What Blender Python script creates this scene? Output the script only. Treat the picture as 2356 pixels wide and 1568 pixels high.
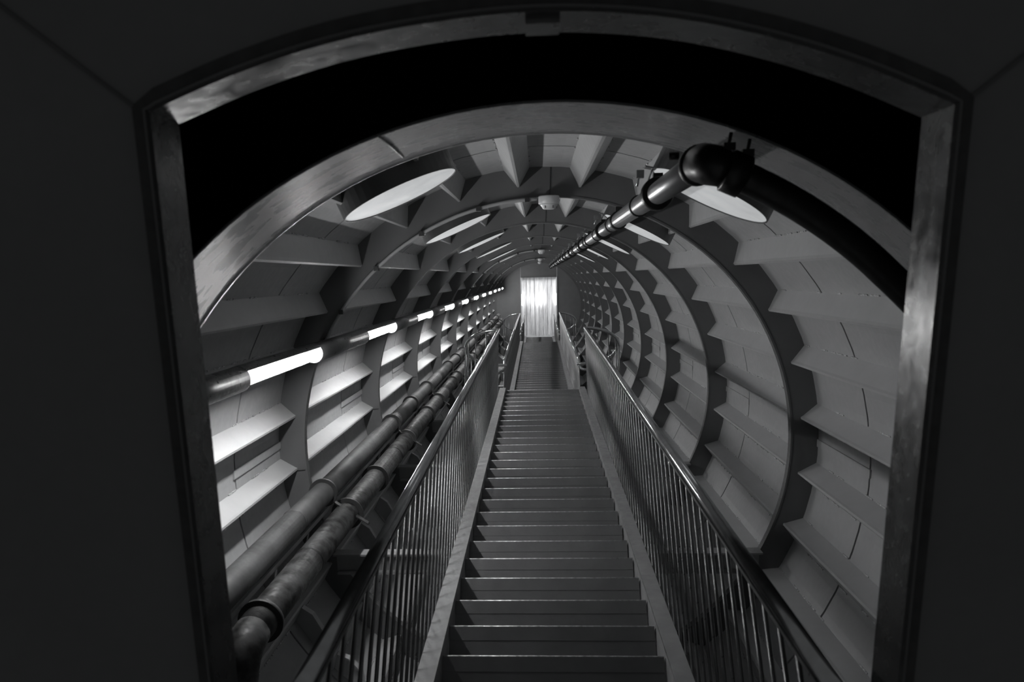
import bpy, math, random
from mathutils import Matrix, Vector
random.seed(7)
for o in list(bpy.data.objects): bpy.data.objects.remove(o)
sc = bpy.context.scene
C = sc.collection
PI = math.pi; sin, cos, rad = math.sin, math.cos, math.radians

# ------------------------------------------------------------------ frame of the tube
# local axes of every object: x = right, y = along the tube (uphill), z = square to the tube (up)
AL = rad(35.26)
TILT = Matrix.Rotation(AL, 4, 'X')
R = 1.45                     # inner radius of the rings
RS = 1.11*R                  # radius of the skin
L = 2.3066                   # ring spacing
SA = 4.664                   # first thin ring
CX, CN = -0.0223, 1.0209     # camera in the tube frame
H_UP = Vector((0, sin(AL), cos(AL)))     # world up, in tube axes
H_FW = Vector((0, cos(AL), -sin(AL)))    # world horizontal uphill, in tube axes

# ------------------------------------------------------------------ camera
CR = [[0.998021, -0.025219, 0.057601], [0.011603, 0.974178, 0.225483], [-0.0618, -0.224368, 0.972543]]
F, PX, PY = 1825.8, 1128.69, 1057.72
cam = bpy.data.cameras.new('camera'); co = bpy.data.objects.new('camera', cam); C.objects.link(co)
r0, r1, r2 = [Vector((v[0], v[2], v[1])) for v in CR]
M = Matrix(((r0.x, r1.x, -r2.x, CX), (r0.y, r1.y, -r2.y, 0), (r0.z, r1.z, -r2.z, CN), (0, 0, 0, 1)))
co.matrix_world = TILT @ M
cam.sensor_fit = 'HORIZONTAL'; cam.sensor_width = 36
cam.lens = 36*F/2356
cam.shift_x = (1178-PX)/2356; cam.shift_y = (PY-784)/2356
cam.clip_start = .02; cam.clip_end = 100
cam.dof.use_dof = True; cam.dof.focus_distance = 7.0; cam.dof.aperture_fstop = 5.0
sc.camera = co

# ------------------------------------------------------------------ world, exposure
w = bpy.data.worlds.new('world'); sc.world = w; w.use_nodes = True
w.node_tree.nodes['Background'].inputs[0].default_value = (.98, 1, 1.01, 1)
w.node_tree.nodes['Background'].inputs[1].default_value = .085
sc.view_settings.view_transform = 'Standard'; sc.view_settings.look = 'None'
sc.view_settings.exposure = 0; sc.view_settings.gamma = 1
try: sc.view_settings.use_curve_mapping = False
except Exception: pass
LAMP = 98.0

# ------------------------------------------------------------------ materials
def mat(name, g, rough=.5, metal=0, var=.15, scale=6, bump=.1, bscale=40, rvar=.1, stretch=(1,1,1), coat=0, spec=.5):
    m = bpy.data.materials.new(name); m.use_nodes = True
    nt = m.node_tree; b = nt.nodes['Principled BSDF']
    tc = nt.nodes.new('ShaderNodeTexCoord'); mp = nt.nodes.new('ShaderNodeMapping')
    mp.inputs['Scale'].default_value = stretch
    nt.links.new(tc.outputs['Object'], mp.inputs[0])
    n = nt.nodes.new('ShaderNodeTexNoise'); n.inputs['Scale'].default_value = scale; n.inputs['Detail'].default_value = 5
    nt.links.new(mp.outputs[0], n.inputs['Vector'])
    cr = nt.nodes.new('ShaderNodeValToRGB')
    cr.color_ramp.elements[0].position = .3; cr.color_ramp.elements[1].position = .7
    lo, hi = g*(1-var), g*(1+var)
    cr.color_ramp.elements[0].color = (lo*.985, lo*.998, lo*1.01, 1); cr.color_ramp.elements[1].color = (hi*.985, hi*.998, hi*1.01, 1)
    nt.links.new(n.outputs[0], cr.inputs[0]); nt.links.new(cr.outputs[0], b.inputs['Base Color'])
    mr = nt.nodes.new('ShaderNodeMapRange'); mr.inputs[3].default_value = max(.05, rough-rvar); mr.inputs[4].default_value = min(1, rough+rvar)
    mr.inputs[1].default_value = .3; mr.inputs[2].default_value = .7
    n2 = nt.nodes.new('ShaderNodeTexNoise'); n2.inputs['Scale'].default_value = bscale; n2.inputs['Detail'].default_value = 4
    nt.links.new(mp.outputs[0], n2.inputs['Vector'])
    nt.links.new(n2.outputs[0], mr.inputs[0]); nt.links.new(mr.outputs[0], b.inputs['Roughness'])
    bp = nt.nodes.new('ShaderNodeBump'); bp.inputs['Strength'].default_value = bump; bp.inputs['Distance'].default_value = .01
    nt.links.new(n2.outputs[0], bp.inputs['Height']); nt.links.new(bp.outputs[0], b.inputs['Normal'])
    b.inputs['Metallic'].default_value = metal
    b.inputs['Specular IOR Level'].default_value = spec
    if coat: b.inputs['Coat Weight'].default_value = coat; b.inputs['Coat Roughness'].default_value = .25
    return m
def emit(name, g, s):
    m = bpy.data.materials.new(name); m.use_nodes = True; nt = m.node_tree
    nt.nodes.clear(); o = nt.nodes.new('ShaderNodeOutputMaterial'); e = nt.nodes.new('ShaderNodeEmission')
    e.inputs[0].default_value = (g, g, g, 1); e.inputs[1].default_value = s
    nt.links.new(e.outputs[0], o.inputs[0]); return m

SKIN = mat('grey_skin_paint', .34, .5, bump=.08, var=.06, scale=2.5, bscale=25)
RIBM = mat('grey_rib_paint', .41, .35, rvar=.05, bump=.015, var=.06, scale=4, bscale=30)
RING = mat('shaded_ring_paint', .115, .42, bump=.08, var=.08, scale=4)  # skin paint darkened: shade of the webs put into the colour
FLNG = mat('worn_flange_metal', .36, .29, metal=.3, var=.07, scale=3, bump=.02, bscale=9, rvar=.1, stretch=(1,2.2,1))
WELD = mat('weld_bead', .45, .3, var=.6, scale=60, bump=1, bscale=120)
SEAM = mat('dark_joint_and_shade', .015, .8)  # recess shade put into the colour of panel joints; web joint lines share it
STEP = mat('step_paint', .14, .45, var=.12, scale=7, bump=.08, rvar=.12)
NOSE = mat('worn_nosing', .6, .35, metal=.4, var=.6, scale=45, bump=.3, bscale=60)
STRG = mat('stringer_paint', .26, .45, var=.14, scale=9, bump=.15, bscale=30, rvar=.15)
RAIL = mat('handrail_steel', .5,  .15, metal=.85, var=.12, scale=20, bump=.006, bscale=30, rvar=.04)
BALU = mat('baluster_steel', .16, .36, metal=.6, var=.15, scale=10, bump=.015, bscale=60)
PIPA = mat('cast_pipe_light', .055, .6, var=.35, scale=5, bump=.12)
PIPB = mat('cast_pipe_dark', .026, .6, var=.8, scale=11, bump=.2, rvar=.2)
COLL = mat('pipe_collar', .03, .5, var=.2)
STEEL = mat('brushed_pipe_steel', .42, .32, metal=.8, var=.04, bump=0, rvar=.03)
BLACK = mat('black_pipe_paint', .012, .38, var=.2)
VOID = mat('gap_shade', .0015, .95, var=.1, spec=.02)  # shade of the gap put into a near-black colour
FRONT = mat('front_wall_paint', .115, .8, var=.04, scale=3, bump=.03, spec=.2)
FRAME = mat('door_frame_paint', .05, .24, metal=.05, var=.12, scale=7, bump=.06, bscale=26, rvar=.08)
SEAL = mat('rubber_seal', .02, .7)
SEAM2 = mat('folded_seam_paint', .055, .8, bump=0)
ENDW = mat('end_wall_paint', .16, .6, var=.06, bump=.04)
WHITE = mat('white_plastic', .6, .4, var=.04, bump=0)
HOUS = mat('lamp_housing', .10, .35, metal=.2, var=.08, bump=.03)
MNT = mat('mounting_bar_paint', .35, .4, var=.05, bump=.03)
SLEV = mat('shaded_sleeve_paint', .09, .5, var=.1)  # shade on the sleeve sides put into a dark even tone
BEAM = mat('beam_paint', .22, .45, var=.1)
TUBE_ON = emit('lit_tube', 1, LAMP)
BACK = emit('backlight_panel', 1, 26)
# porthole film: daylight behind a wrinkled translucent film
def film():
    m = bpy.data.materials.new('porthole_film'); m.use_nodes = True; nt = m.node_tree; b = nt.nodes['Principled BSDF']
    tc = nt.nodes.new('ShaderNodeTexCoord'); n = nt.nodes.new('ShaderNodeTexNoise'); n.inputs['Scale'].default_value = 9; n.inputs['Detail'].default_value = 6
    nt.links.new(tc.outputs['Object'], n.inputs['Vector'])
    bp = nt.nodes.new('ShaderNodeBump'); bp.inputs['Strength'].default_value = .5; bp.inputs['Distance'].default_value = .02
    nt.links.new(n.outputs[0], bp.inputs['Height']); nt.links.new(bp.outputs[0], b.inputs['Normal'])
    b.inputs['Base Color'].default_value = (.6, .61, .62, 1); b.inputs['Roughness'].default_value = .45
    mr = nt.nodes.new('ShaderNodeMapRange'); mr.inputs[1].default_value = .25; mr.inputs[2].default_value = .75; mr.inputs[3].default_value = .24; mr.inputs[4].default_value = .36
    nt.links.new(n.outputs[0], mr.inputs[0])
    b.inputs['Emission Color'].default_value = (.98, 1, 1.01, 1); nt.links.new(mr.outputs[0], b.inputs['Emission Strength'])
    return m
FILM = film()
def curtain_mat():
    m = bpy.data.materials.new('pvc_strip'); m.use_nodes = True; nt = m.node_tree; nt.nodes.clear()
    o = nt.nodes.new('ShaderNodeOutputMaterial'); t = nt.nodes.new('ShaderNodeBsdfTranslucent'); g = nt.nodes.new('ShaderNodeBsdfPrincipled')
    g.inputs['Roughness'].default_value = .35; g.inputs['Base Color'].default_value = (.5, .5, .51, 1)
    tc = nt.nodes.new('ShaderNodeTexCoord'); mp = nt.nodes.new('ShaderNodeMapping'); mp.inputs['Scale'].default_value = (8, 1, .9)
    n = nt.nodes.new('ShaderNodeTexNoise'); n.inputs['Scale'].default_value = 1.3; n.inputs['Detail'].default_value = 8; n.inputs['Roughness'].default_value = .7
    nt.links.new(tc.outputs['Object'], mp.inputs[0]); nt.links.new(mp.outputs[0], n.inputs['Vector'])
    cr = nt.nodes.new('ShaderNodeValToRGB'); cr.color_ramp.elements[0].position = .33; cr.color_ramp.elements[1].position = .62
    cr.color_ramp.elements[0].color = (.36, .36, .37, 1); cr.color_ramp.elements[1].color = (.9, .9, .91, 1)
    nt.links.new(n.outputs[0], cr.inputs[0]); nt.links.new(cr.outputs[0], t.inputs[0])
    mx = nt.nodes.new('ShaderNodeMixShader'); mx.inputs[0].default_value = .2
    nt.links.new(t.outputs[0], mx.inputs[1]); nt.links.new(g.outputs[0], mx.inputs[2]); nt.links.new(mx.outputs[0], o.inputs[0])
    return m
PVC = curtain_mat()

# ------------------------------------------------------------------ mesh helpers (all in tube axes)
for m_, a_, b_ in ((PIPA, .38, .62), (PIPB, .40, .57)):
    for n_ in m_.node_tree.nodes:
        if n_.type == 'VALTORGB': n_.color_ramp.elements[0].position = a_; n_.color_ramp.elements[1].position = b_

class MB:
    def __init__(s): s.v = []; s.f = []; s.m = []; s.sm = []
    def add(s, vs, fs, mi=0, smooth=False):
        o = len(s.v); s.v += [tuple(v) for v in vs]; s.f += [tuple(i+o for i in f) for f in fs]
        s.m += [mi]*len(fs); s.sm += [smooth]*len(fs); return s
    def box(s, c, hx, hy, hz, mi=0):
        """c centre; hx, hy, hz half-axis vectors"""
        c, hx, hy, hz = map(Vector, (c, hx, hy, hz))
        vs = [c+a*hx+b*hy+d*hz for a in (-1, 1) for b in (-1, 1) for d in (-1, 1)]
        fs = [(0, 1, 3, 2), (4, 6, 7, 5), (0, 4, 5, 1), (2, 3, 7, 6), (0, 2, 6, 4), (1, 5, 7, 3)]
        return s.add(vs, fs, mi)
    def bar(s, a, b, u, v, mi=0):
        """bar from a to b with half-size vectors u, v"""
        a, b = Vector(a), Vector(b); return s.box((a+b)/2, (b-a)/2, u, v, mi)
    def tube(s, pts, r, n=10, mi=0, cap=True, smooth=True, closed=False):
        pts = [Vector(p) for p in pts]; N = len(pts); rr = r if isinstance(r, (list, tuple)) else [r]*N
        up = Vector((0, 0, 1)); vs = []; fs = []; prev = None
        for i, p in enumerate(pts):
            if closed: d = pts[(i+1) % N]-pts[i-1]
            else: d = pts[min(i+1, N-1)]-pts[max(i-1, 0)]
            d.normalize()
            if prev is None:
                a = up if abs(d.dot(up)) < .9 else Vector((1, 0, 0)); x = d.cross(a).normalized()
            else: x = (prev-d*prev.dot(d)).normalized()
            prev = x; y = d.cross(x)
            for k in range(n):
                t = 2*PI*k/n; vs.append(p+(x*cos(t)+y*sin(t))*rr[i])
        for i in range(N if closed else N-1):
            j = (i+1) % N
            for k in range(n):
                k2 = (k+1) % n; fs.append((i*n+k, i*n+k2, j*n+k2, j*n+k))
        s.add(vs, fs, mi, smooth)
        if cap and not closed:
            o = len(s.v)-len(vs)
            s.f.append(tuple(o+k for k in range(n-1, -1, -1))); s.m.append(mi); s.sm.append(False)
            s.f.append(tuple(o+(N-1)*n+k for k in range(n))); s.m.append(mi); s.sm.append(False)
        return s
    def ringbox(s, r0, r1, y0, y1, n=96, a0=0, a1=360, mi=0, smooth=True):
        """ring of rectangular section between radii and stations"""
        return s.revolve([(r0, y0), (r1, y0), (r1, y1), (r0, y1)], n, a0, a1, mi)
    def revolve(s, prof, n=96, a0=0, a1=360, mi=0):
        """closed profile of (radius, station) turned about the tube axis; smooth only around"""
        full = abs(a1-a0) >= 359.9; k = n if full else n+1; P = len(prof)
        for q in range(P):
            vs = []; fs = []
            for i in range(k):
                t = rad(a0+(a1-a0)*i/n)
                for (r, y) in (prof[q], prof[(q+1) % P]): vs.append((r*cos(t), y, r*sin(t)))
            for i in range(n):
                j = (i+1) % k; fs.append((2*i, 2*i+1, 2*j+1, 2*j))
            s.add(vs, fs, mi, True)
        return s
    def mesh(s, name, mats):
        me = bpy.data.meshes.new(name); me.from_pydata(s.v, [], s.f); me.validate(verbose=False)
        for m in (mats if isinstance(mats, (list, tuple)) else [mats]): me.materials.append(m)
        if len(me.polygons) == len(s.m):
            me.polygons.foreach_set('material_index', s.m); me.polygons.foreach_set('use_smooth', s.sm)
        import bmesh
        b = bmesh.new(); b.from_mesh(me); bmesh.ops.recalc_face_normals(b, faces=b.faces); b.to_mesh(me); b.free()
        me.update(); return me
    def obj(s, name, mats, parent=None, origin=None, **kw):
        """link as one object; origin: tube-axes point that becomes the object's own base"""
        base = Vector(origin) if origin is not None else (sum((Vector(v) for v in s.v), Vector())/max(1, len(s.v)) if parent is None else Vector((0, 0, 0)))
        if parent is not None: base = Vector(parent['tb']) if origin is None else base
        sv = s.v; s.v = [tuple(Vector(v)-base) for v in sv]
        o = bpy.data.objects.new(name, s.mesh(name, mats)); s.v = sv
        C.objects.link(o)
        if parent is not None:
            o.parent = parent; o.location = base-Vector(parent['tb'])
        else: o.matrix_world = TILT @ Matrix.Translation(base)
        o['tb'] = tuple(base)
        return tag(o, **kw)
def tag(o, label=None, cat=None, group=None, kind=None):
    if label: o['label'] = label
    if cat: o['category'] = cat
    if group: o['group'] = group
    if kind: o['kind'] = kind
    return o
def thing(name, p, label=None, cat=None, group=None, kind=None):
    o = bpy.data.objects.new(name, None); C.objects.link(o); o.empty_display_size = .1
    o.matrix_world = TILT @ Matrix.Translation(Vector(p)); o['tb'] = tuple(Vector(p))
    return tag(o, label, cat, group, kind)
def pol(r, a, y): return Vector((r*cos(rad(a)), y, r*sin(rad(a))))
def place(me, name, parent, y=0, ang=0, label=None):
    """copy of shared mesh data, turned about the tube axis"""
    o = bpy.data.objects.new(name, me); C.objects.link(o); o.parent = parent
    tb = Vector(parent['tb']); o.location = Vector((0, y, 0))-tb; o.rotation_euler = (0, -rad(ang), 0)
    if label: o['label'] = label
    return o
ORD = ['first', 'second', 'third', 'fourth', 'fifth', 'sixth', 'seventh', 'eighth', 'ninth', 'tenth', 'eleventh', 'twelfth']

# ================================================================== the tube wall
ANG = [183.6, 171.2, 158.7, 146.0, 133.2, 120.2, 107.6, 94.7, 81.7, 69.1, 56.8, 44.4, 31.9, 19.3, 6.7, -5.8, -18.1, -30.2]
ANG += [-30.2-12.2*k for k in range(1, 12)]          # 29 stiffening ribs
Y1 = SA-L                                            # flanged ring at the near end
YE = SA+10*L                                         # last ring
tun = thing('wall_round', (0, Y1, 0), 'round grey steel tunnel wall of rings, ribs and skin panels around the stairs', None, None, 'structure')

# skin panel meshes, one per gap between ribs, with a recessed joint across
JF = .68                                             # joint station within the bay
def panel(a0, a1, mid, seam=True):
    mb = MB(); n = 3
    yj = L*JF+random.uniform(-.02, .02)
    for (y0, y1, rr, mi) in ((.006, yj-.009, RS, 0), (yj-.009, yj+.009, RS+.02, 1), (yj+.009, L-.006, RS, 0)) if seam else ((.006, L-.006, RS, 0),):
        vs = []; fs = []
        for i in range(n+1):
            t = rad(a0+(a1-a0)*i/n-mid)
            for y in (y0, y1): vs.append((rr*cos(t), y, rr*sin(t)))
            for y in (y1, y0): vs.append(((RS+.03)*cos(t), y, (RS+.03)*sin(t)))
        for i in range(n):
            for q in range(4): fs.append((i*4+q, i*4+(q+1) % 4, (i+1)*4+(q+1) % 4, (i+1)*4+q))
        fs += [(0, 1, 2, 3), (4*n+3, 4*n+2, 4*n+1, 4*n)]
        mb.add(vs, fs, mi, False)
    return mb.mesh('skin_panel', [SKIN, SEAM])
def rib(seam=True):
    mb = MB(); hw = .075; ap = R*1.041; rt = RS+.004
    sec = [(rt, -hw), (ap+.012, -.012), (ap, -.006), (ap, .006), (ap+.012, .012), (rt, hw)]
    n = 7; vs = []; fs = []
    for k in range(n+1):
        y = .007+(L-.014)*k/n
        for (r_, t_) in sec: vs.append((r_, y, t_))
    for k in range(n):
        for q in range(5): fs.append((k*6+q, k*6+q+1, (k+1)*6+q+1, (k+1)*6+q))
    fs += [tuple(range(5, -1, -1)), tuple(n*6+q for q in range(6))]
    mb.add(vs, fs, 0)
    # weld beads along both roots, broken into short runs
    y = .03
    while y < L-.08:
        ln = random.uniform(.03, .13)
        for sgn in (-1, 1):
            if random.random() < .55: mb.box((rt-.008, y+ln/2, sgn*(hw-.001)), (.003, 0, 0), (0, ln/2, 0), (0, 0, .0035), 1)
        y += ln+random.uniform(.02, .08)
    return mb.mesh('rib', [RIBM, WELD])
ribs = [rib() for _ in range(4)]
panels = []
for i, a in enumerate(ANG):
    b = ANG[(i+1) % len(ANG)]
    if i == len(ANG)-1: b -= 360
    panels.append(((a+b)/2, panel(a, b, (a+b)/2), panel(a, b, (a+b)/2, False)))
sm_far = MB()
NB = 11
for k in range(NB):
    y = Y1+k*L
    if k < 10:
        for i, a in enumerate(ANG):
            place(ribs[(i+k) % 4], 'rib', tun, y, a)
            mid, pm, _ = panels[i]
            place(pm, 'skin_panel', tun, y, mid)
    else:
        far_r = MB(); far_s = MB()
        for i, a in enumerate(ANG):
            for (me, mb, an) in ((ribs[0], far_r, a), (panels[i][2], far_s, panels[i][0])):
                rm = Matrix.Rotation(-rad(an), 3, 'Y'); vs = [rm @ v.co + Vector((0, y, 0)) for v in me.vertices]
                mb.add(vs, [tuple(p.vertices) for p in me.polygons])
        far_r.obj('rib', RIBM, tun, kind='stuff'); far_s.obj('skin_panel', SKIN, tun, kind='stuff')
# rings: web + inner lip
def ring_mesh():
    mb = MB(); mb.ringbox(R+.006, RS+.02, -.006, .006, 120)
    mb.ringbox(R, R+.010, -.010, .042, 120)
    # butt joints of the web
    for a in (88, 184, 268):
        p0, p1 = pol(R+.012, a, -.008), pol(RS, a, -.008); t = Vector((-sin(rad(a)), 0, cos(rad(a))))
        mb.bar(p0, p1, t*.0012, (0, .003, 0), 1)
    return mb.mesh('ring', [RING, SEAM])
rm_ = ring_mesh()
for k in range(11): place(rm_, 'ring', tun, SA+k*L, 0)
# flanged near ring
mb = MB(); mb.ringbox(R+.004, RS+.1, Y1-.012, Y1+.012, 120); mb.obj('ring', RING, tun)
mb = MB(); mb.revolve([(R+.007, 2.182), (R+.001, 2.180), (R, 2.186), (R, 2.60), (R-.004, 2.612), (R, 2.64), (R+.012, 2.645), (R+.012, 2.19)], 160)
mb.obj('wide_flange', FLNG, tun, label='wide worn metal flange of the nearest ring')
mb = MB()
for a in (107.2, 200, 285, 20): mb.tube([pol(R-.001, a, Y1-.18), pol(R-.003, a-.1, Y1), pol(R-.001, a, Y1+.19)], .0035, 6)
mb.obj('weld_seam', WELD, tun)
# narrow patch strips beside the joints
mb = MB()
for k in range(6):
    y = Y1+k*L
    for a in (1.0, 178.0):
        t = Vector((-sin(rad(a)), 0, cos(rad(a)))); nr = Vector((cos(rad(a)), 0, sin(rad(a))))
        MB().bar(pol(RS-.006, a, y+L*JF-.03), pol(RS-.006, a, y+L-.01), t*.022, nr*.004).obj('joint_strip', SKIN, tun)
# round bolts in the two bays halfway up
for (a, y) in [(166.2, 17.2), (169.9, 17.1), (165.7, 19.55), (169.7, 19.5), (182.3, 19.4), (182.5, 17.0), (11.1, 19.5), (7.2, 19.4),
               (11.1, 17.1), (7.4, 17.0), (-1.1, 19.2), (-4.7, 19.15), (-4.7, 16.8), (-12.9, 16.7), (-16.8, 16.7)]:
    MB().tube([pol(RS+.01, a, y), pol(RS-.02, a, y)], .022, 10).obj('bolt', WHITE, tun)

# bent stiffener plates across the joints low on the left
for (y, a0) in ((4.02, -152.2), (5.55, -152.2), (6.25, -152.2), (7.95, -152.2), (4.02, -164.4), (6.3, -164.4), (4.0, -140), (6.3, -140)):
    pr = [(1.05, .6), (1.030, 3.0), (1.036, 7.0), (1.095, 10.5)]
    mb = MB()
    pts = [pol(r_*R, a0+da, y) for r_, da in pr]
    for p, q in zip(pts[:-1], pts[1:]):
        n_ = Vector((p.x, 0, p.z)).normalized(); mb.bar(p, q, n_*.003, (0, .022, 0))
    base = [pol(RS, a0+da, y+.015) for da in (.6, 3, 7, 10.5)]; top = [p+Vector((0, .015, 0)) for p in pts]
    o_ = len(mb.v); mb.add(base+top, [(i, i+1, 5+i, 4+i) for i in range(3)])
    mb.obj('stiffener_plate', RIBM, tun)

# ================================================================== portholes
wi = 0
for k in range(11):
    for (a, side) in ((112.5, 'left'), (63.9, 'right')):
        wi += 1
        if k > (5 if side == 'left' else 4): continue
        yc = 3.24+k*L
        D = R; c = pol(D, a, yc)
        wn = thing('window_%d' % wi, pol(RS, a, yc), '%s round porthole on the upper %s, counted from the doorway, covered with pale film' % (ORD[k], side), None, 'round portholes of the tunnel', 'structure')
        nr = Vector((cos(rad(a)), 0, sin(rad(a)))); t = Vector((-sin(rad(a)), 0, cos(rad(a)))); yy = Vector((0, 1, 0))
        m1 = MB(); N = 48
        vs = [c+nr*.004]+[c+nr*.004+(t*cos(2*PI*i/N)+yy*sin(2*PI*i/N))*.237 for i in range(N)]
        m1.add(vs, [(0, 1+i, 1+(i+1) % N) for i in range(N)])
        m1.obj('pane', FILM, wn)
        m2 = MB(); vs = []; fs = []
        for i in range(N):
            u = t*cos(2*PI*i/N)+yy*sin(2*PI*i/N)
            for (q, rr_) in ((0, .236), (0, .242), (RS-D+.01, .242), (RS-D+.01, .236)): vs.append(c+u*rr_+nr*q)
        for i in range(N):
            j = (i+1) % N
            for q in range(4): fs.append((i*4+q, i*4+(q+1) % 4, j*4+(q+1) % 4, j*4+q))
        m2.add(vs, fs); m2.obj('sleeve', SLEV, wn)

# ================================================================== front wall and door frame
YF, YN = 1.45, 1.335
arch = [(-.645, 1.295), (-.50, 1.345), (-.34, 1.385), (-.17, 1.408), (-.008, 1.415), (.16, 1.402), (.314, 1.371), (.47, 1.322), (.616, 1.261)]
def spl(pts, n=6):
    out = []
    for i in range(len(pts)-1):
        p0 = pts[max(i-1, 0)]; p1 = pts[i]; p2 = pts[i+1]; p3 = pts[min(i+2, len(pts)-1)]
        for k in range(n):
            t = k/n
            out.append(tuple(.5*((2*p1[j])+(-p0[j]+p2[j])*t+(2*p0[j]-5*p1[j]+4*p2[j]-p3[j])*t*t+(-p0[j]+3*p1[j]-3*p2[j]+p3[j])*t**3) for j in (0, 1)))
    out.append(pts[-1]); return out
AR = spl(arch)
fr = thing('trim_1', (0, YN, -.9), 'dark glossy metal frame of the arched doorway around the stairs', None, None, 'structure')
def sweep(pts, prof, outw, mats, name, parent, smooth=False):
    """pts: (x,z) path; outw: outward directions; prof: (outward, y)"""
    mb = MB(); vs = []; fs = []; P = len(prof)
    for (p, o) in zip(pts, outw):
        for (a, y) in prof: vs.append((p[0]+o[0]*a, y, p[1]+o[1]*a))
    for i in range(len(pts)-1):
        for q in range(P): fs.append((i*P+q, i*P+(q+1) % P, (i+1)*P+(q+1) % P, (i+1)*P+q))
    fs += [tuple(range(P)), tuple((len(pts)-1)*P+q for q in range(P-1, -1, -1))]
    mb.add(vs, fs, 0, smooth); return mb.obj(name, mats, parent)
def outn(pts):
    o = []
    for i in range(len(pts)):
        a = pts[max(i-1, 0)]; b = pts[min(i+1, len(pts)-1)]; d = Vector((b[0]-a[0], b[1]-a[1])).normalized(); o.append((-d.y, d.x))
    return o
prof = [(0, YF), (.001, YN+.010), (.005, YN+.002), (.009, YN+.001), (.012, YN+.006), (.014, YN+.03), (.014, YF)]
oo = outn(AR); oo[0] = (-1, .35); oo[-1] = (1, .35)
sweep(AR, prof, oo, FRAME, 'frame_head', fr)
lj = [(-.645, z) for z in (-2.2, -1.2, -.2, .5, 1.0, 1.295)]; rj = [(.617, z) for z in (-2.2, -1.2, -.2, .5, 1.0, 1.261)]
sweep(lj, prof, [(-1, 0)]*5+[(-1, .35)], FRAME, 'frame_jamb', fr)
sweep(rj, prof, [(1, 0)]*5+[(1, .35)], FRAME, 'frame_jamb', fr)
# small latch block on the underside of the head
MB().box((-.010, 1.395, 1.4105), (.027, 0, 0), (0, .032, 0), (0, 0, .006)).obj('latch_plate', FRAME, fr)
seal = [(-.645, -2.2)]+AR+[(.617, -2.2)]
so = [(-1, 0), ]+oo+[(1, 0)]
sweep(seal, [(.014, YN+.03), (.014, YN+.014), (.034, YN+.018), (.034, YN+.03)], so, SEAL, 'rubber_seal', fr)
# front wall: top, left and right panels meeting in a shallow crease at the corners
def wallpoly(name, inner, outer, label):
    mb = MB(); n = len(inner); vs = [(p[0], YN+.022, p[1]) for p in inner]+[(p[0], p[2], p[1]) for p in outer]
    vs += [(v[0], v[1]+.02, v[2]) for v in vs]
    fs = []
    for i in range(n-1):
        fs.append((i, i+1, n+i+1, n+i)); fs.append((2*n+i, 3*n+i, 3*n+i+1, 2*n+i+1))
    mb.add(vs, fs); return mb.obj(name, FRONT, None, label=label, kind='structure')
def off(p, o, a): return (p[0]+o[0]*a, p[1]+o[1]*a)
top_in = [off(p, o, .03) for p, o in zip(AR, oo)]
n = len(top_in)
YO = YN-.30
top_out = [(-3.0+6.0*i/(n-1), 3.2, YO) for i in range(n)]
wallpoly('wall_top', top_in, top_out, 'dark grey wall panel above the arched doorway')
tl, tr = top_in[0], top_in[-1]
wallpoly('wall_left', [(-.677, -2.2), (-.677, 0), tl], [(-3.0, -2.2, YO+.05), (-3.0, 0, YO+.05), (-3.0, 3.2, YO)], 'dark grey wall panel left of the arched doorway')
wallpoly('wall_right', [(.649, -2.2), (.649, 0), tr], [(3.0, -2.2, YO+.05), (3.0, 0, YO+.05), (3.0, 3.2, YO)], 'dark grey wall panel right of the arched doorway')
for i_, (p_, q_) in enumerate(((tl, (-3.0, 3.2)), (tr, (3.0, 3.2)))):
    a_ = Vector((p_[0], YN+.021, p_[1])); b_ = Vector((q_[0], YO-.001, q_[1])); d_ = (b_-a_).normalized(); u_ = Vector((d_.z, 0, -d_.x)).normalized()*.0022
    MB().bar(a_, b_, u_, (0, .003, 0)).obj('trim_%d' % (i_+2), SEAM2, None, label='dark folded seam running out from the %s corner of the door frame' % ('left', 'right')[i_], kind='structure')
# near-black sheets added for the gap's shade and to block stray light
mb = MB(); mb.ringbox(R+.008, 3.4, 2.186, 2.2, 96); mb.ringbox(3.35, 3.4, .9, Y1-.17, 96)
mb.obj('wall_gap_shade', VOID, None, label='near-black sheets for the shade in the gap between door frame and tunnel', kind='structure')

# ================================================================== far wall with strip curtain
YW = YE+.06
ew = thing('wall_far', (0, YW, 0), 'flat grey end wall closing the tunnel around the bright curtain doorway', None, None, 'structure')
dx0, dx1, dz0, dz1 = -.60, .63, -1.35, .985
def quadpl(x0, x1, z0, z1):
    pass
mb = MB()
def strip(mb, x0, x1, zb0, zb1, zt0, zt1, y=YW, th=.04):
    vs = [(x0, y, zb0), (x1, y, zb1), (x1, y, zt1), (x0, y, zt0)]; vs += [(a, b+th, c) for a, b, c in vs]
    mb.add(vs, [(0, 1, 2, 3), (7, 6, 5, 4), (0, 4, 5, 1), (1, 5, 6, 2), (2, 6, 7, 3), (3, 7, 4, 0)])
def chord(x): return math.sqrt(max(0, RS*RS-x*x))
def wallpart(x0, x1, top_only=None, bottom_only=None):
    mb = MB(); N = 14
    for i in range(N):
        a = x0+(x1-x0)*i/N; b = x0+(x1-x0)*(i+1)/N
        if top_only is not None: strip(mb, a, b, top_only, top_only, chord(a), chord(b))
        elif bottom_only is not None: strip(mb, a, b, -chord(a), -chord(b), bottom_only, bottom_only)
        else: strip(mb, a, b, -chord(a), -chord(b), chord(a), chord(b))
    return mb
wallpart(-RS+.001, dx0-.006).obj('wall_panel', ENDW, ew); wallpart(dx1+.006, RS-.001).obj('wall_panel', ENDW, ew)
wallpart(dx0, dx1, top_only=dz1).obj('wall_panel', ENDW, ew); wallpart(dx0, dx1, bottom_only=dz0).obj('wall_panel', ENDW, ew)
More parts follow.
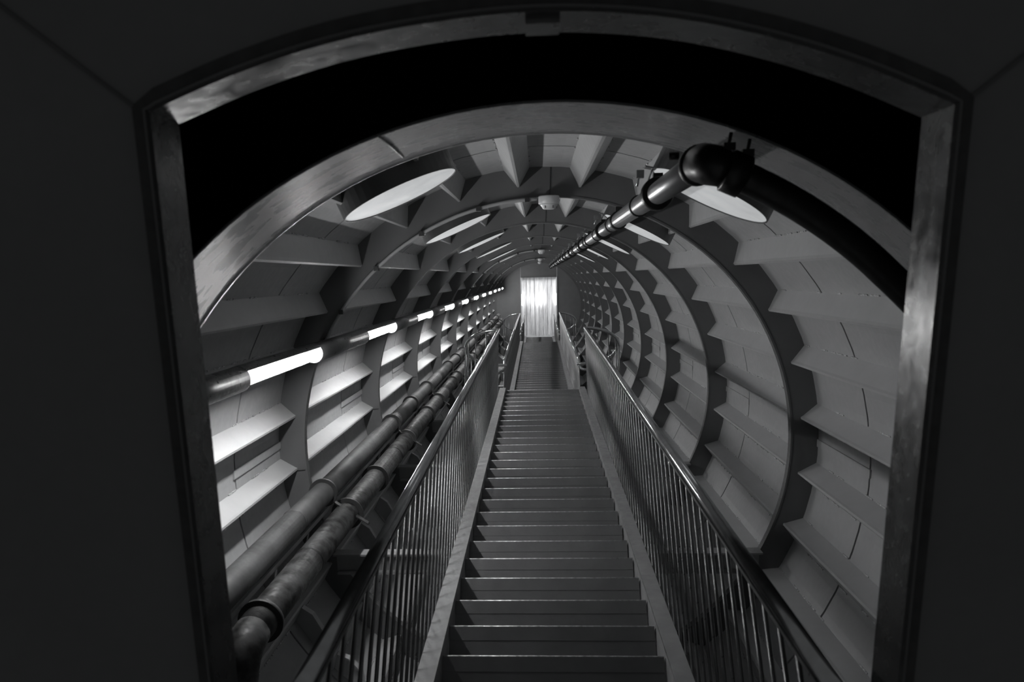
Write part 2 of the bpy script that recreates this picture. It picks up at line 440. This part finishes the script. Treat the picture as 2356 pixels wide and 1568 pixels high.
d1 = thing('door_1', (0, YW, dz0), 'bright doorway in the far end wall with pale jambs', None, None, 'structure')
for x in (dx0, dx1): MB().box((x, YW+.06, (dz0+dz1)/2), (.012, 0, 0), (0, .09, 0), (0, 0, (dz1-dz0)/2)).obj('door_jamb', WHITE, d1)
MB().box(((dx0+dx1)/2, YW+.06, dz1), ((dx1-dx0)/2, 0, 0), (0, .09, 0), (0, 0, .012)).obj('door_head', ENDW, d1)
cur = thing('strip_curtain', ((dx0+dx1)/2, YW+.03, dz1), 'translucent plastic strip curtain glowing in the far doorway', 'curtain')
NSX = 8; wx = (dx1-dx0-.09)/NSX
for i in range(NSX):
    xa = dx0+.045+wx*i-.012; xb = xa+wx+.024; mb = MB(); vs = []; fs = []
    zb = -.99+random.uniform(-.03, .03)+(.02 if i in (2, 5) else 0); yb = YW+.02+(.012 if i % 2 else 0)
    for q in range(5):
        x = xa+(xb-xa)*q/4; bow = .015*sin(PI*q/4)
        for z in (zb+random.uniform(-.012, .012), dz1-.01): vs.append((x, yb-bow, z))
    fs = [(2*q, 2*q+2, 2*q+3, 2*q+1) for q in range(4)]
    mb.add(vs, fs, 0, True); mb.obj('strip', PVC, cur)
# lobby behind the curtain with its lamp
mb = MB(); mb.box((0, YW+1.6, 0), (1.6, 0, 0), (0, 1.5, 0), (0, 0, 1.7)); 
mb.f = [f for f in mb.f]; del mb.f[2]; del mb.m[2]; del mb.sm[2]
mb.obj('wall_lobby', WHITE, None, label='pale walls of the small lobby behind the strip curtain', kind='structure')
bl = thing('lobby_lamp', (0, YW+.26, .25), 'bright lamp glowing through the strip curtain of the far doorway', 'lamp')
MB().box((.0, YW+.24, .235), (.13, 0, 0), (0, .02, 0), (0, 0, .045)).obj('diffuser', BACK, bl)
MB().box((.0, YW+.27, .235), (.15, 0, 0), (0, .01, 0), (0, 0, .06)).obj('back_plate', WHITE, bl)
MB().box((0, YW+1.3, 1.66), (.7, 0, 0), (0, .7, 0), (0, 0, .02)).obj('curtain_fill_panel', emit('curtain_fill', 1, 9), None, label='unseen glowing panel added to light the strip curtain from behind', cat='light')  # unseen panel added to brighten the curtain from behind
for x, sd in ((-.565, 'left'), (.597, 'right')):  # no lamps here: glowing strips added for the light glare at the jambs
    t = thing('jamb_glare', (x, YW+.1, .23), 'narrow upright glare strip added on the %s jamb of the far doorway' % sd, 'lamp', 'glare strips on the far door jambs')
    MB().box((x, YW+.09, .23), (.016, 0, 0), (0, .02, 0), (0, 0, .19)).obj('diffuser', emit('glare_strip', 1, 5), t)
    MB().box((x, YW+.12, .23), (.018, 0, 0), (0, .01, 0), (0, 0, .21)).obj('base', WHITE, t)

# ================================================================== stairs
MS = .01934; H0 = 1.5; DS = .2616
XL, XR = -.412, .448                          # clear tread width
SXL, SXR = (-.487, -.415), (.455, .522)       # stringer tops
def nose(y, drop): return CN-H0-drop+MS*y
RISE = DS*MS*cos(AL)+DS*sin(AL); RUN = DS*cos(AL)-DS*MS*sin(AL)
def flight(name, y0, n, drop, label):
    z0 = nose(y0, drop)
    t = thing('staircase', (0, y0, z0-.2), label, 'stairs', 'flights of the tunnel stairs')
    def mk(shape):
        return shape
    mt = MB(); X = Vector(((XR-XL)/2, 0, 0)); xc = (XL+XR)/2
    mt.box(Vector((xc, 0, 0))+H_FW*(RUN/2+.012)-H_UP*.006, X, H_FW*(RUN/2+.012), H_UP*.004)
    mt.box(Vector((xc, 0, 0))-H_UP*.032+H_FW*.002, X, H_FW*.0025, H_UP*.029)
    tm = mt.mesh('tread', STEP)
    mr = MB(); mr.box(Vector((xc, 0, 0))+H_FW*.0035-H_UP*(RISE/2+.012), X, H_FW*.002, H_UP*(RISE/2-.010)); rm = mr.mesh('riser', STEP)
    mn = MB(); N = 12
    mn.tube([Vector((XL, 0, 0))+H_FW*.004-H_UP*.003, Vector((XR, 0, 0))+H_FW*.004-H_UP*.003], .0052, 6); nm = mn.mesh('nosing', NOSE)
    for k in range(n):
        y = y0+k*DS; z = nose(y, drop)
        td = None
        for me, nn in ((tm, 'tread'), (rm, 'riser'), (nm, 'nosing')):
            o = bpy.data.objects.new(nn, me); C.objects.link(o)
            if nn == 'nosing': o.parent = td
            else: o.parent = t; o.location = Vector((0, y, z))-Vector(t['tb'])
            if nn == 'tread': td = o
    ya, yb = y0-.22, y0+(n-1)*DS+.03
    d = Vector((0, 1, MS)).normalized(); q = Vector((0, -MS, 1)).normalized()
    for (a, b) in (SXL, SXR):
        mb = MB()
        zt = .022
        A = Vector(((a+b)/2, ya, nose(ya, drop)+zt)); B = Vector(((a+b)/2, yb, nose(yb, drop)+zt))
        mb.bar(A, B, ((b-a)/2, 0, 0), q*.005)                                  # top flange
        inner = b-.004 if a < 0 else a+.004
        off_ = Vector((inner, 0, 0)); hq = q*.13
        mb.bar(Vector((inner, A.y, A.z))-hq, Vector((inner, B.y, B.z))-hq, (.004, 0, 0), q*.13)   # web
        mb.bar(A-q*.26, B-q*.26, ((b-a)/2, 0, 0), q*.005)
        mb.obj('stringer', STRG, t)
    return t
yF1 = 2.853-5*DS; n1 = 31; y1end = yF1+(n1-1)*DS
flight('staircase', yF1, n1, 0, 'nearest flight of narrow grey steel steps rising from the doorway')
LD = 1.10
adv = LD*cos(AL)+RISE*sin(AL)
y2 = y1end+adv; DROP = -( -LD*sin(AL)+RISE*cos(AL)-MS*adv ); n2 = 39; y2end = y2+(n2-1)*DS
flight('staircase', y2, n2, DROP, 'middle flight of dark steel steps between the two landings')
y3 = y2end+adv; n3 = 24
flight('staircase', y3, n3, 2*DROP, 'last short flight of steps below the bright curtain')
# landings
def landing(yend, drop, label):
    P = Vector((0, yend, nose(yend, drop)))
    t = thing('landing', P, label, 'landing', 'landings of the stairs')
    mb = MB(); xc = (SXL[0]+SXR[1])/2; hx = (SXR[1]-SXL[0])/2
    mb.box(P+Vector((xc, 0, 0))+H_FW*(LD/2-.03)-H_UP*.008, (hx, 0, 0), H_FW*(LD/2-.08), H_UP*.006); mb.obj('deck', STEP, t)
    for sg, x0 in ((-1, SXL[0]-.01), (1, SXR[1]+.01)):
        mb = MB(); N = 20; c = P+Vector((x0, 0, 0))+H_FW*.52
        vs = [];
        for dz in (0, -.012):
            for i in range(N+1):
                a = PI*i/N-PI/2; vs.append(c+Vector((sg*.43*cos(a), 0, 0))+H_FW*(.43*sin(a))+H_UP*(dz-.002))
        n_ = N+1
        mb.add(vs, [tuple(range(n_)), tuple(range(2*n_-1, n_-1, -1))]+[(i, i+1, n_+i+1, n_+i) for i in range(N)])
        mb.obj('alcove_deck', STEP, t)
    mb = MB()
    mb.box(P+Vector((xc, 0, 0))+H_FW*.02-H_UP*.07, (hx, 0, 0), H_FW*.004, H_UP*.05)
    mb.box(P+Vector((xc, 0, 0))+H_FW*(LD-.14)-H_UP*.07, (hx, 0, 0), H_FW*.004, H_UP*.05)
    mb.obj('edge_beam', STRG, t)
landing(y1end, 0, 'first landing with two round alcoves at the top of the nearest flight')
landing(y2end, DROP, 'second landing with two round alcoves at the top of the middle flight')

# railings
HV = .885
XRL, XRR = -.487, .522
def railing(x, ya, yb, drop, label, step=.1302):
    """ya, yb: feet on the nosing line"""
    t = thing('railing', (x, ya, nose(ya, drop)), label, 'railing', 'straight railings along the stairs')
    top = lambda y: Vector((x, y, nose(y, drop)))+H_UP*HV
    A, B = top(ya), top(yb); q = Vector((0, -MS, 1)).normalized()
    hr = MB(); hr.tube([A, A.lerp(B, .5), B], .019, 14); hr.obj('handrail', RAIL, t)
    mb = MB(); mb.bar(A-q*.028, B-q*.028, (.013, 0, 0), q*.005); mb.obj('under_bar', BALU, t)
    sg = 1 if x > 0 else -1
    bm = MB(); xo = .006*sg
    bm.tube([Vector((xo, 0, 0))-H_UP*.09, Vector((xo, 0, 0)), H_UP*(HV*.6)+Vector((xo*.5, 0, 0)), H_UP*(HV-.028)], .0062, 6); me = bm.mesh('baluster', BALU)
    y = ya; 
    while y <= yb+.001:
        o = bpy.data.objects.new('baluster', me); C.objects.link(o); o.parent = t
        o.location = Vector((x, y, nose(y, drop)))-Vector(t['tb']); y += step
    pm = MB(); P = Vector((x+xo, yb+.03, nose(yb+.03, drop))); pm.bar(P-H_UP*.05, P+H_UP*(HV-.02), (.006, 0, 0), H_FW*.018); pm.obj('end_post', BALU, t)
    return B
def loop(x, P, label, hd=.62):
    """half-round balcony rail leaving the end P of a handrail"""
    sg = 1 if x > 0 else -1
    t = thing('alcove_railing', P-H_UP*hd, label, 'railing', 'half-round railings of the landings')
    N = 22; rr = .425; c = P+H_FW*rr
    pt = lambda a: c+Vector((sg*rr*sin(a), 0, 0))-H_FW*(rr*cos(a))
    mb = MB(); mb.tube([pt(PI*i/N) for i in range(N+1)]+[P+H_FW*(2*rr)-Vector((sg*.06, 0, 0))], .019, 12); mb.obj('handrail', RAIL, t)
    for i in range(1, 9):
        p = pt(PI*i/9); b = MB(); b.tube([p, p-H_UP*hd], .0065, 6); b.obj('baluster', BALU, t)
feet = [(.72, 8.9), (y2-.08, y2end-.42), (y3-.08, y3+(n3-1)*DS-.1)]
names = ['nearest flight', 'middle flight', 'last short flight']
for i, (a, b) in enumerate(feet):
    for x, sd in ((XRL, 'left'), (XRR, 'right')):
        B = railing(x, a, b, DROP*i, 'steel baluster railing on the %s of the %s' % (sd, names[i]))
        if i < 2: loop(x, B, 'half-round landing rail on the %s above the %s' % (sd, names[i]))
    if i:
        for x, sd in ((XRL, 'left'), (XRR, 'right')):
            P = Vector((x, a, nose(a, DROP*i)))+H_UP*HV; sg = 1 if x > 0 else -1
            mb = MB(); mb.tube([P, P-H_UP*.03, P-H_UP*.10, P-H_UP*.145+Vector((sg*.02, 0, 0)), P-H_UP*.165+Vector((sg*.06, 0, 0)), P-H_UP*.17+Vector((sg*.11, 0, 0))], .019, 10)
            mb.obj('rail_connector', RAIL, None, label='curved rail end at the foot of the %s, %s side' % (names[i], sd), cat='rail end', group='curved rail ends')

# ================================================================== cross beams under the stairs
for k in range(11):
    y = SA+k*L; z = -.632
    if k == 0 or True: drop = 0 if y < y1end+.3 else (DROP if y < y2end+.3 else 2*DROP)
    z -= drop; hx = math.sqrt(max(.04, R*R-z*z))
    t = thing('cross_beam', (0, y, z), '%s steel cross beam under the stairs counted from the doorway' % ORD[k], 'beam', 'cross beams under the stairs')
    m1 = MB(); m1.box((0, y-.03, z), (hx, 0, 0), (0, .05, 0), (0, 0, .006)); m1.obj('top_flange', BEAM, t)
    m1 = MB(); m1.box((0, y-.03, z-.06), (hx-.01, 0, 0), (0, .004, 0), (0, 0, .055)); m1.obj('beam_web', BEAM, t)
    m1 = MB(); m1.box((0, y-.03, z-.118), (hx-.02, 0, 0), (0, .05, 0), (0, 0, .006)); m1.obj('bottom_flange', BEAM, t)
    for s_ in (-1, 1):
        m1 = MB(); m1.bar((s_*.45, y-.03, z-.12), (s_*.15, y-.03, -R+.06), (.02, 0, .006), (0, .02, 0)); m1.obj('strut', BEAM, t)

# ================================================================== tube lights on the left
LR, LA = .955*R, 152.1
c = pol(LR, LA, 0); nrm = Vector((cos(rad(LA)), 0, sin(rad(LA)))); tg = Vector((-sin(rad(LA)), 0, cos(rad(LA))))
def arc_tube(mb, y0, y1, r0, a0, a1, n=14, mi=0):
    """part-cylinder shell; angle 0 = towards the tube axis, 90 = upwards along the wall"""
    vs = []; fs = []
    for y in (y0, y1):
        for i in range(n+1):
            a = rad(a0+(a1-a0)*i/n); vs.append(c+Vector((0, y, 0))+(-nrm*cos(a)+(-tg)*(-1)*0+(-tg if False else Vector((0,0,0))))*r0+UPT*sin(a)*r0)
    for i in range(n): fs.append((i, i+1, n+2+i, n+1+i))
    mb.add(vs, fs, mi, True)
UPT = -tg if tg.z < 0 else tg
for k in range(-1, 11):
    if k < 0: continue
    ya, yb = 3.11+k*L, 4.20+k*L
    y_e = ya+L if k < 10 else YE+.02
    if yb > YE: break
    t = thing('tube_light', c+Vector((0, ya, 0)), '%s lit window of the tubular light line on the left wall, counted from the doorway' % ORD[k], 'light', 'tubular lights in a line on the left wall')
    mb = MB(); mb.tube([c-nrm*.020+Vector((0, ya+.01, 0)), c-nrm*.020+Vector((0, yb-.01, 0))], .019, 16); mb.obj('glowing_tube', TUBE_ON, t)
    MB().tube([c+Vector((0, yb, 0)), c+Vector((0, y_e, 0))], .052, 20).obj('housing', HOUS, t)
    if k == 0: MB().tube([c+Vector((0, Y1-.1, 0)), c+Vector((0, ya, 0))], .052, 20).obj('housing', HOUS, t)
    mb = MB(); arc_tube(mb, ya-.01, yb+.01, .0535, 66, 272, 20, 0); arc_tube(mb, ya-.01, yb+.01, .0505, 66, 272, 20, 1); hd_ = mb.obj('hood', [HOUS, WHITE], t)
    d0 = c-UPT*.062+nrm*.062
    mb = MB(); mb.bar(d0+Vector((0, (Y1 if k == 0 else ya), 0)), d0+Vector((0, y_e-.02, 0)), nrm*.022, UPT*.004); mb.obj('mounting_bar', MNT, t)
    mb = MB(); yy_ = SA+k*L
    mb.box(c+Vector((0, yy_, 0))+nrm*.045-UPT*.03, nrm*.03, (0, .02, 0), UPT*.05); mb.obj('bracket', HOUS, t)

# ================================================================== the two big pipes on the left
def bigpipe(rp, ang, rad_, y0, y1, mats, label, collars, segs):
    P = lambda y: pol(rp, ang, y)
    t = thing('drain_pipe', P(y0), label, 'pipe')
    ys = [y0]+segs+[y1]
    for a, b in zip(ys[:-1], ys[1:]):
        mb = MB(); mb.tube([P(a+.004), P(b-.004)], rad_, 24); mb.obj('pipe_section', mats, t)
    for a in segs:
        mb = MB(); mb.tube([P(a-.012), P(a-.006), P(a+.006), P(a+.012)], [rad_*1.005, rad_*1.05, rad_*1.05, rad_*1.005], 24); mb.obj('weld_seam', mats, t)
    for (y, wdt) in collars:
        mb = MB(); mb.tube([P(y-wdt/2), P(y-wdt/2), P(y-wdt/2+.03), P(y+wdt/2-.02), P(y+wdt/2)], [rad_*.9, rad_*1.28, rad_*1.34, rad_*1.26, rad_*1.02], 28)
        cl = mb.obj('collar', [mats], t)
        mb = MB(); mb.tube([P(y-wdt/2-.02), P(y-wdt/2+.004)], rad_*1.30, 28); mb.obj('collar_gasket', COLL, cl)
    return t, P
nA = [(SA+k*L, .14) for k in range(0, 10)]+[(8.1+k*4.6, .16) for k in range(4)]
tA, PA = bigpipe(.935*R, -170.3, .067, 2.0, 26.9, PIPA, 'smoother grey drain pipe with collars nearest the left wall', nA, [4.0+3.1*k for k in range(7)])
nB = [(3.19, .17), (4.77, .15), (5.67, .20), (7.02, .14), (8.4, .2), (9.33, .15), (11.0, .22), (11.6, .15), (13.9, .15), (14.5, .15), (16.2, .15), (18.5, .15), (19.2, .2), (20.9, .15), (23.2, .15), (24.5, .2), (25.5, .15)]
tB, PB = bigpipe(.885*R, -162.3, .076, 2.98, 26.9, PIPB, 'dark stained drain pipe with collars beside the stairs', nB, [3.83, 6.3, 9.9, 12.6, 15.4, 18.0, 21.8])
# elbow at the near end of the stained pipe, turning down
p0 = PB(2.99); pts = [p0+Vector((0, .0, 0)), p0+Vector((0, -.06, -.006)), p0+Vector((-.002, -.12, -.03)), p0+Vector((-.006, -.155, -.085)), p0+Vector((-.012, -.165, -.16)), p0+Vector((-.02, -.165, -.5))]
mb = MB(); mb.tube(pts, [.076, .078, .08, .078, .076, .076], 24); mb.obj('elbow', PIPB, tB)
# thin cable tray rod between both pipes
MB().bar(pol(.93*R, -166.2, 2.2), pol(.93*R, -166.2, 26.5), (.006, 0, 0), (0, 0, .012)).obj('cable_strip', MNT, None, label='thin pale strip running between the two drain pipes', cat='strip')
# saddle brackets under the pipes at every ring
for k in range(10):
    y = SA+k*L-.05; t = thing('pipe_bracket', pol(R-.02, -165, y), '%s bracket holding both drain pipes, counted from the doorway' % ORD[k], 'bracket', 'brackets of the drain pipes')
    m_ = MB(); m_.bar(pol(R-.02, -172, y), pol(.80*R, -158, y), (.0, .02, 0), Vector((sin(rad(20)), 0, -cos(rad(20))))*-.006-Vector((0, 0, .0))); m_.obj('bracket_arm', COLL, t)

# ================================================================== conduit on the upper right
CRd, CA = .93*R, 72.9
PC = lambda y, dr=0, da=0: pol(CRd+dr, CA+da, y)
t = thing('water_pipe', PC(2.20), 'shiny steel pipe on clamps running up under the ceiling right of centre', 'pipe')
ys = [2.20, 2.20+L]
while ys[-1] < 27: ys.append(ys[-1]+L*1.0)
for a, b in zip(ys[:-1], ys[1:]):
    MB().tube([PC(a+.004), PC(min(b-.004, 27.4))], .0375, 20).obj('pipe_section', STEEL, t)
for k in range(11):
    for (dy, rr_, wd, mt_) in ((2.93, .056, .05, BLACK), (3.42, .044, .012, BLACK), (4.30, .047, .05, BLACK), (4.62, .046, .02, COLL)):
        y = dy+k*L
        if y > 27.2: continue
        mb = MB(); mb.tube([PC(y-wd/2), PC(y-wd/2+.004), PC(y+wd/2-.004), PC(y+wd/2)], [rr_*.93, rr_, rr_, rr_*.93], 20)
        if dy in (2.93, 4.30):
            for da in (-1, 1):
                q = PC(y, .052, da*.6); mb.box(q, (.016, 0, 0), (0, .012, 0), (0, 0, .014))
        mb.obj('clamp', mt_, t)
    y = 3.25+k*L
    if y < 27:
        # hanger rod with a small foot plate
        a = PC(y, .04, .4); b = PC(y, .125, .4)
        mb = MB(); mb.tube([a, b], .0055, 8); mb.box(b, (.03, 0, -.006), (0, .025, 0), (0, 0, .003)); mb.obj('hanger', STEEL, t)
        a = PC(y-.06, .04, 2.2); b = PC(y-.06, .085, 2.2)
        mb = MB(); mb.tube([a, b], .005, 8); mb.box(b, (.014, 0, 0), (0, .01, 0), (0, 0, .014)); mb.obj('hanger', STEEL, t)
# black pipe: elbow and curved run along the wide flange
t = thing('hose_pipe', PC(2.4), 'black pipe curving from an elbow down along the near ring on the right', 'pipe')
RBL = lambda a: R*(.908+.00075*max(0, a-49)) if a > 49 else R*.908
yb_ = 2.10
BP = lambda a: pol(RBL(a), a, yb_)
mb = MB(); mb.tube([PC(2.20), PC(2.175), PC(2.15, 0, -.15), pol(.927*R, 72.35, 2.125), pol(.926*R, 71.8, 2.108), BP(71.1), BP(70.4)], [.041, .045, .048, .049, .048, .045, .042], 24); mb.obj('elbow', BLACK, t)
mb = MB(); mb.tube([PC(2.185), PC(2.19), PC(2.212), PC(2.217)], [.042, .051, .051, .042], 24); mb.obj('elbow_rim', BLACK, t)
mb = MB(); mb.tube([BP(a) for a in (70.7, 70.5, 68.5, 68.3)], [.044, .051, .051, .04], 24); cp_ = mb.obj('coupling', BLACK, t)
mb = MB(); mb.tube([BP(69.6-i*2.0) for i in range(0, 35)], .037, 20); mb.obj('pipe_section', BLACK, t)
for (a, dr) in ((71.2, .05), (69.2, .052)):
    p = pol(RBL(a)+dr, a, yb_); mb = MB(); mb.box(p, (.014, 0, 0), (0, .018, 0), (0, 0, .009)); mb.tube([p, p+Vector((.006, 0, .034))], .0045, 8); mb.obj('clamp_bolt', BLACK, cp_)
p = PC(2.20, .0, 2.7)+Vector((-.004, 0, .008)); mb = MB(); mb.tube([p+Vector((-.012, 0, 0)), p+Vector((.014, 0, 0))], .010, 8); mb.obj('clamp_bolt', BLACK, t)

# ================================================================== detectors and detection cables on the rings
def detector(k, label):
    y = SA+k*L-.06; x = .045; z = R*.999-.004
    t = thing('smoke_detector', (x, y, z), label, 'smoke detector', 'smoke detectors along the ceiling')
    mb = MB(); mb.tube([(x, y, z+.004), (x, y, z-.002), (x, y, z-.036), (x, y, z-.040)], [.056, .058, .058, .053], 28); mb.obj('base', WHITE, t)
    mb = MB(); mb.tube([(x, y, z-.040), (x, y, z-.044), (x, y, z-.062), (x, y, z-.066)], [.05, .048, .034, .028], 28); sh = mb.obj('sensor_head', WHITE, t)
    for i in range(6):
        a = 2*PI*i/6; MB().box((x+.043*cos(a), y+.043*sin(a), z-.052), (.002, 0, 0), (0, .002, 0), (0, 0, .010)).obj('fin', COLL, sh)
for k, lb in ((0, 'nearest and largest white smoke detector under the first ring'), (4, 'second white smoke detector along the ceiling'), (7, 'third small white smoke detector along the ceiling'), (9, 'farthest tiny white smoke detector along the ceiling')): detector(k, lb)
for k, lb in ((0, 'pale detection cable bent along the left half of the first ring'), (4, 'pale detection cable bent along the left half of the fifth ring'), (7, 'pale detection cable on the left half of a far ring')):
    t = thing('detection_cable', pol(R-.014, 91, SA+k*L-.035), lb, 'cable', 'detection cables on the rings')
    MB().tube([pol(R-.012, 90.8+i*1.5, SA+k*L-.03) for i in range(42)], .0105, 8).obj('cable_run', MNT, t)
    for a in (93, 104, 118, 131, 144):
        MB().box(pol(R-.012, a, SA+k*L-.03), (.013, 0, 0), (0, .018, 0), (0, 0, .013)).obj('cable_clip', COLL, t)
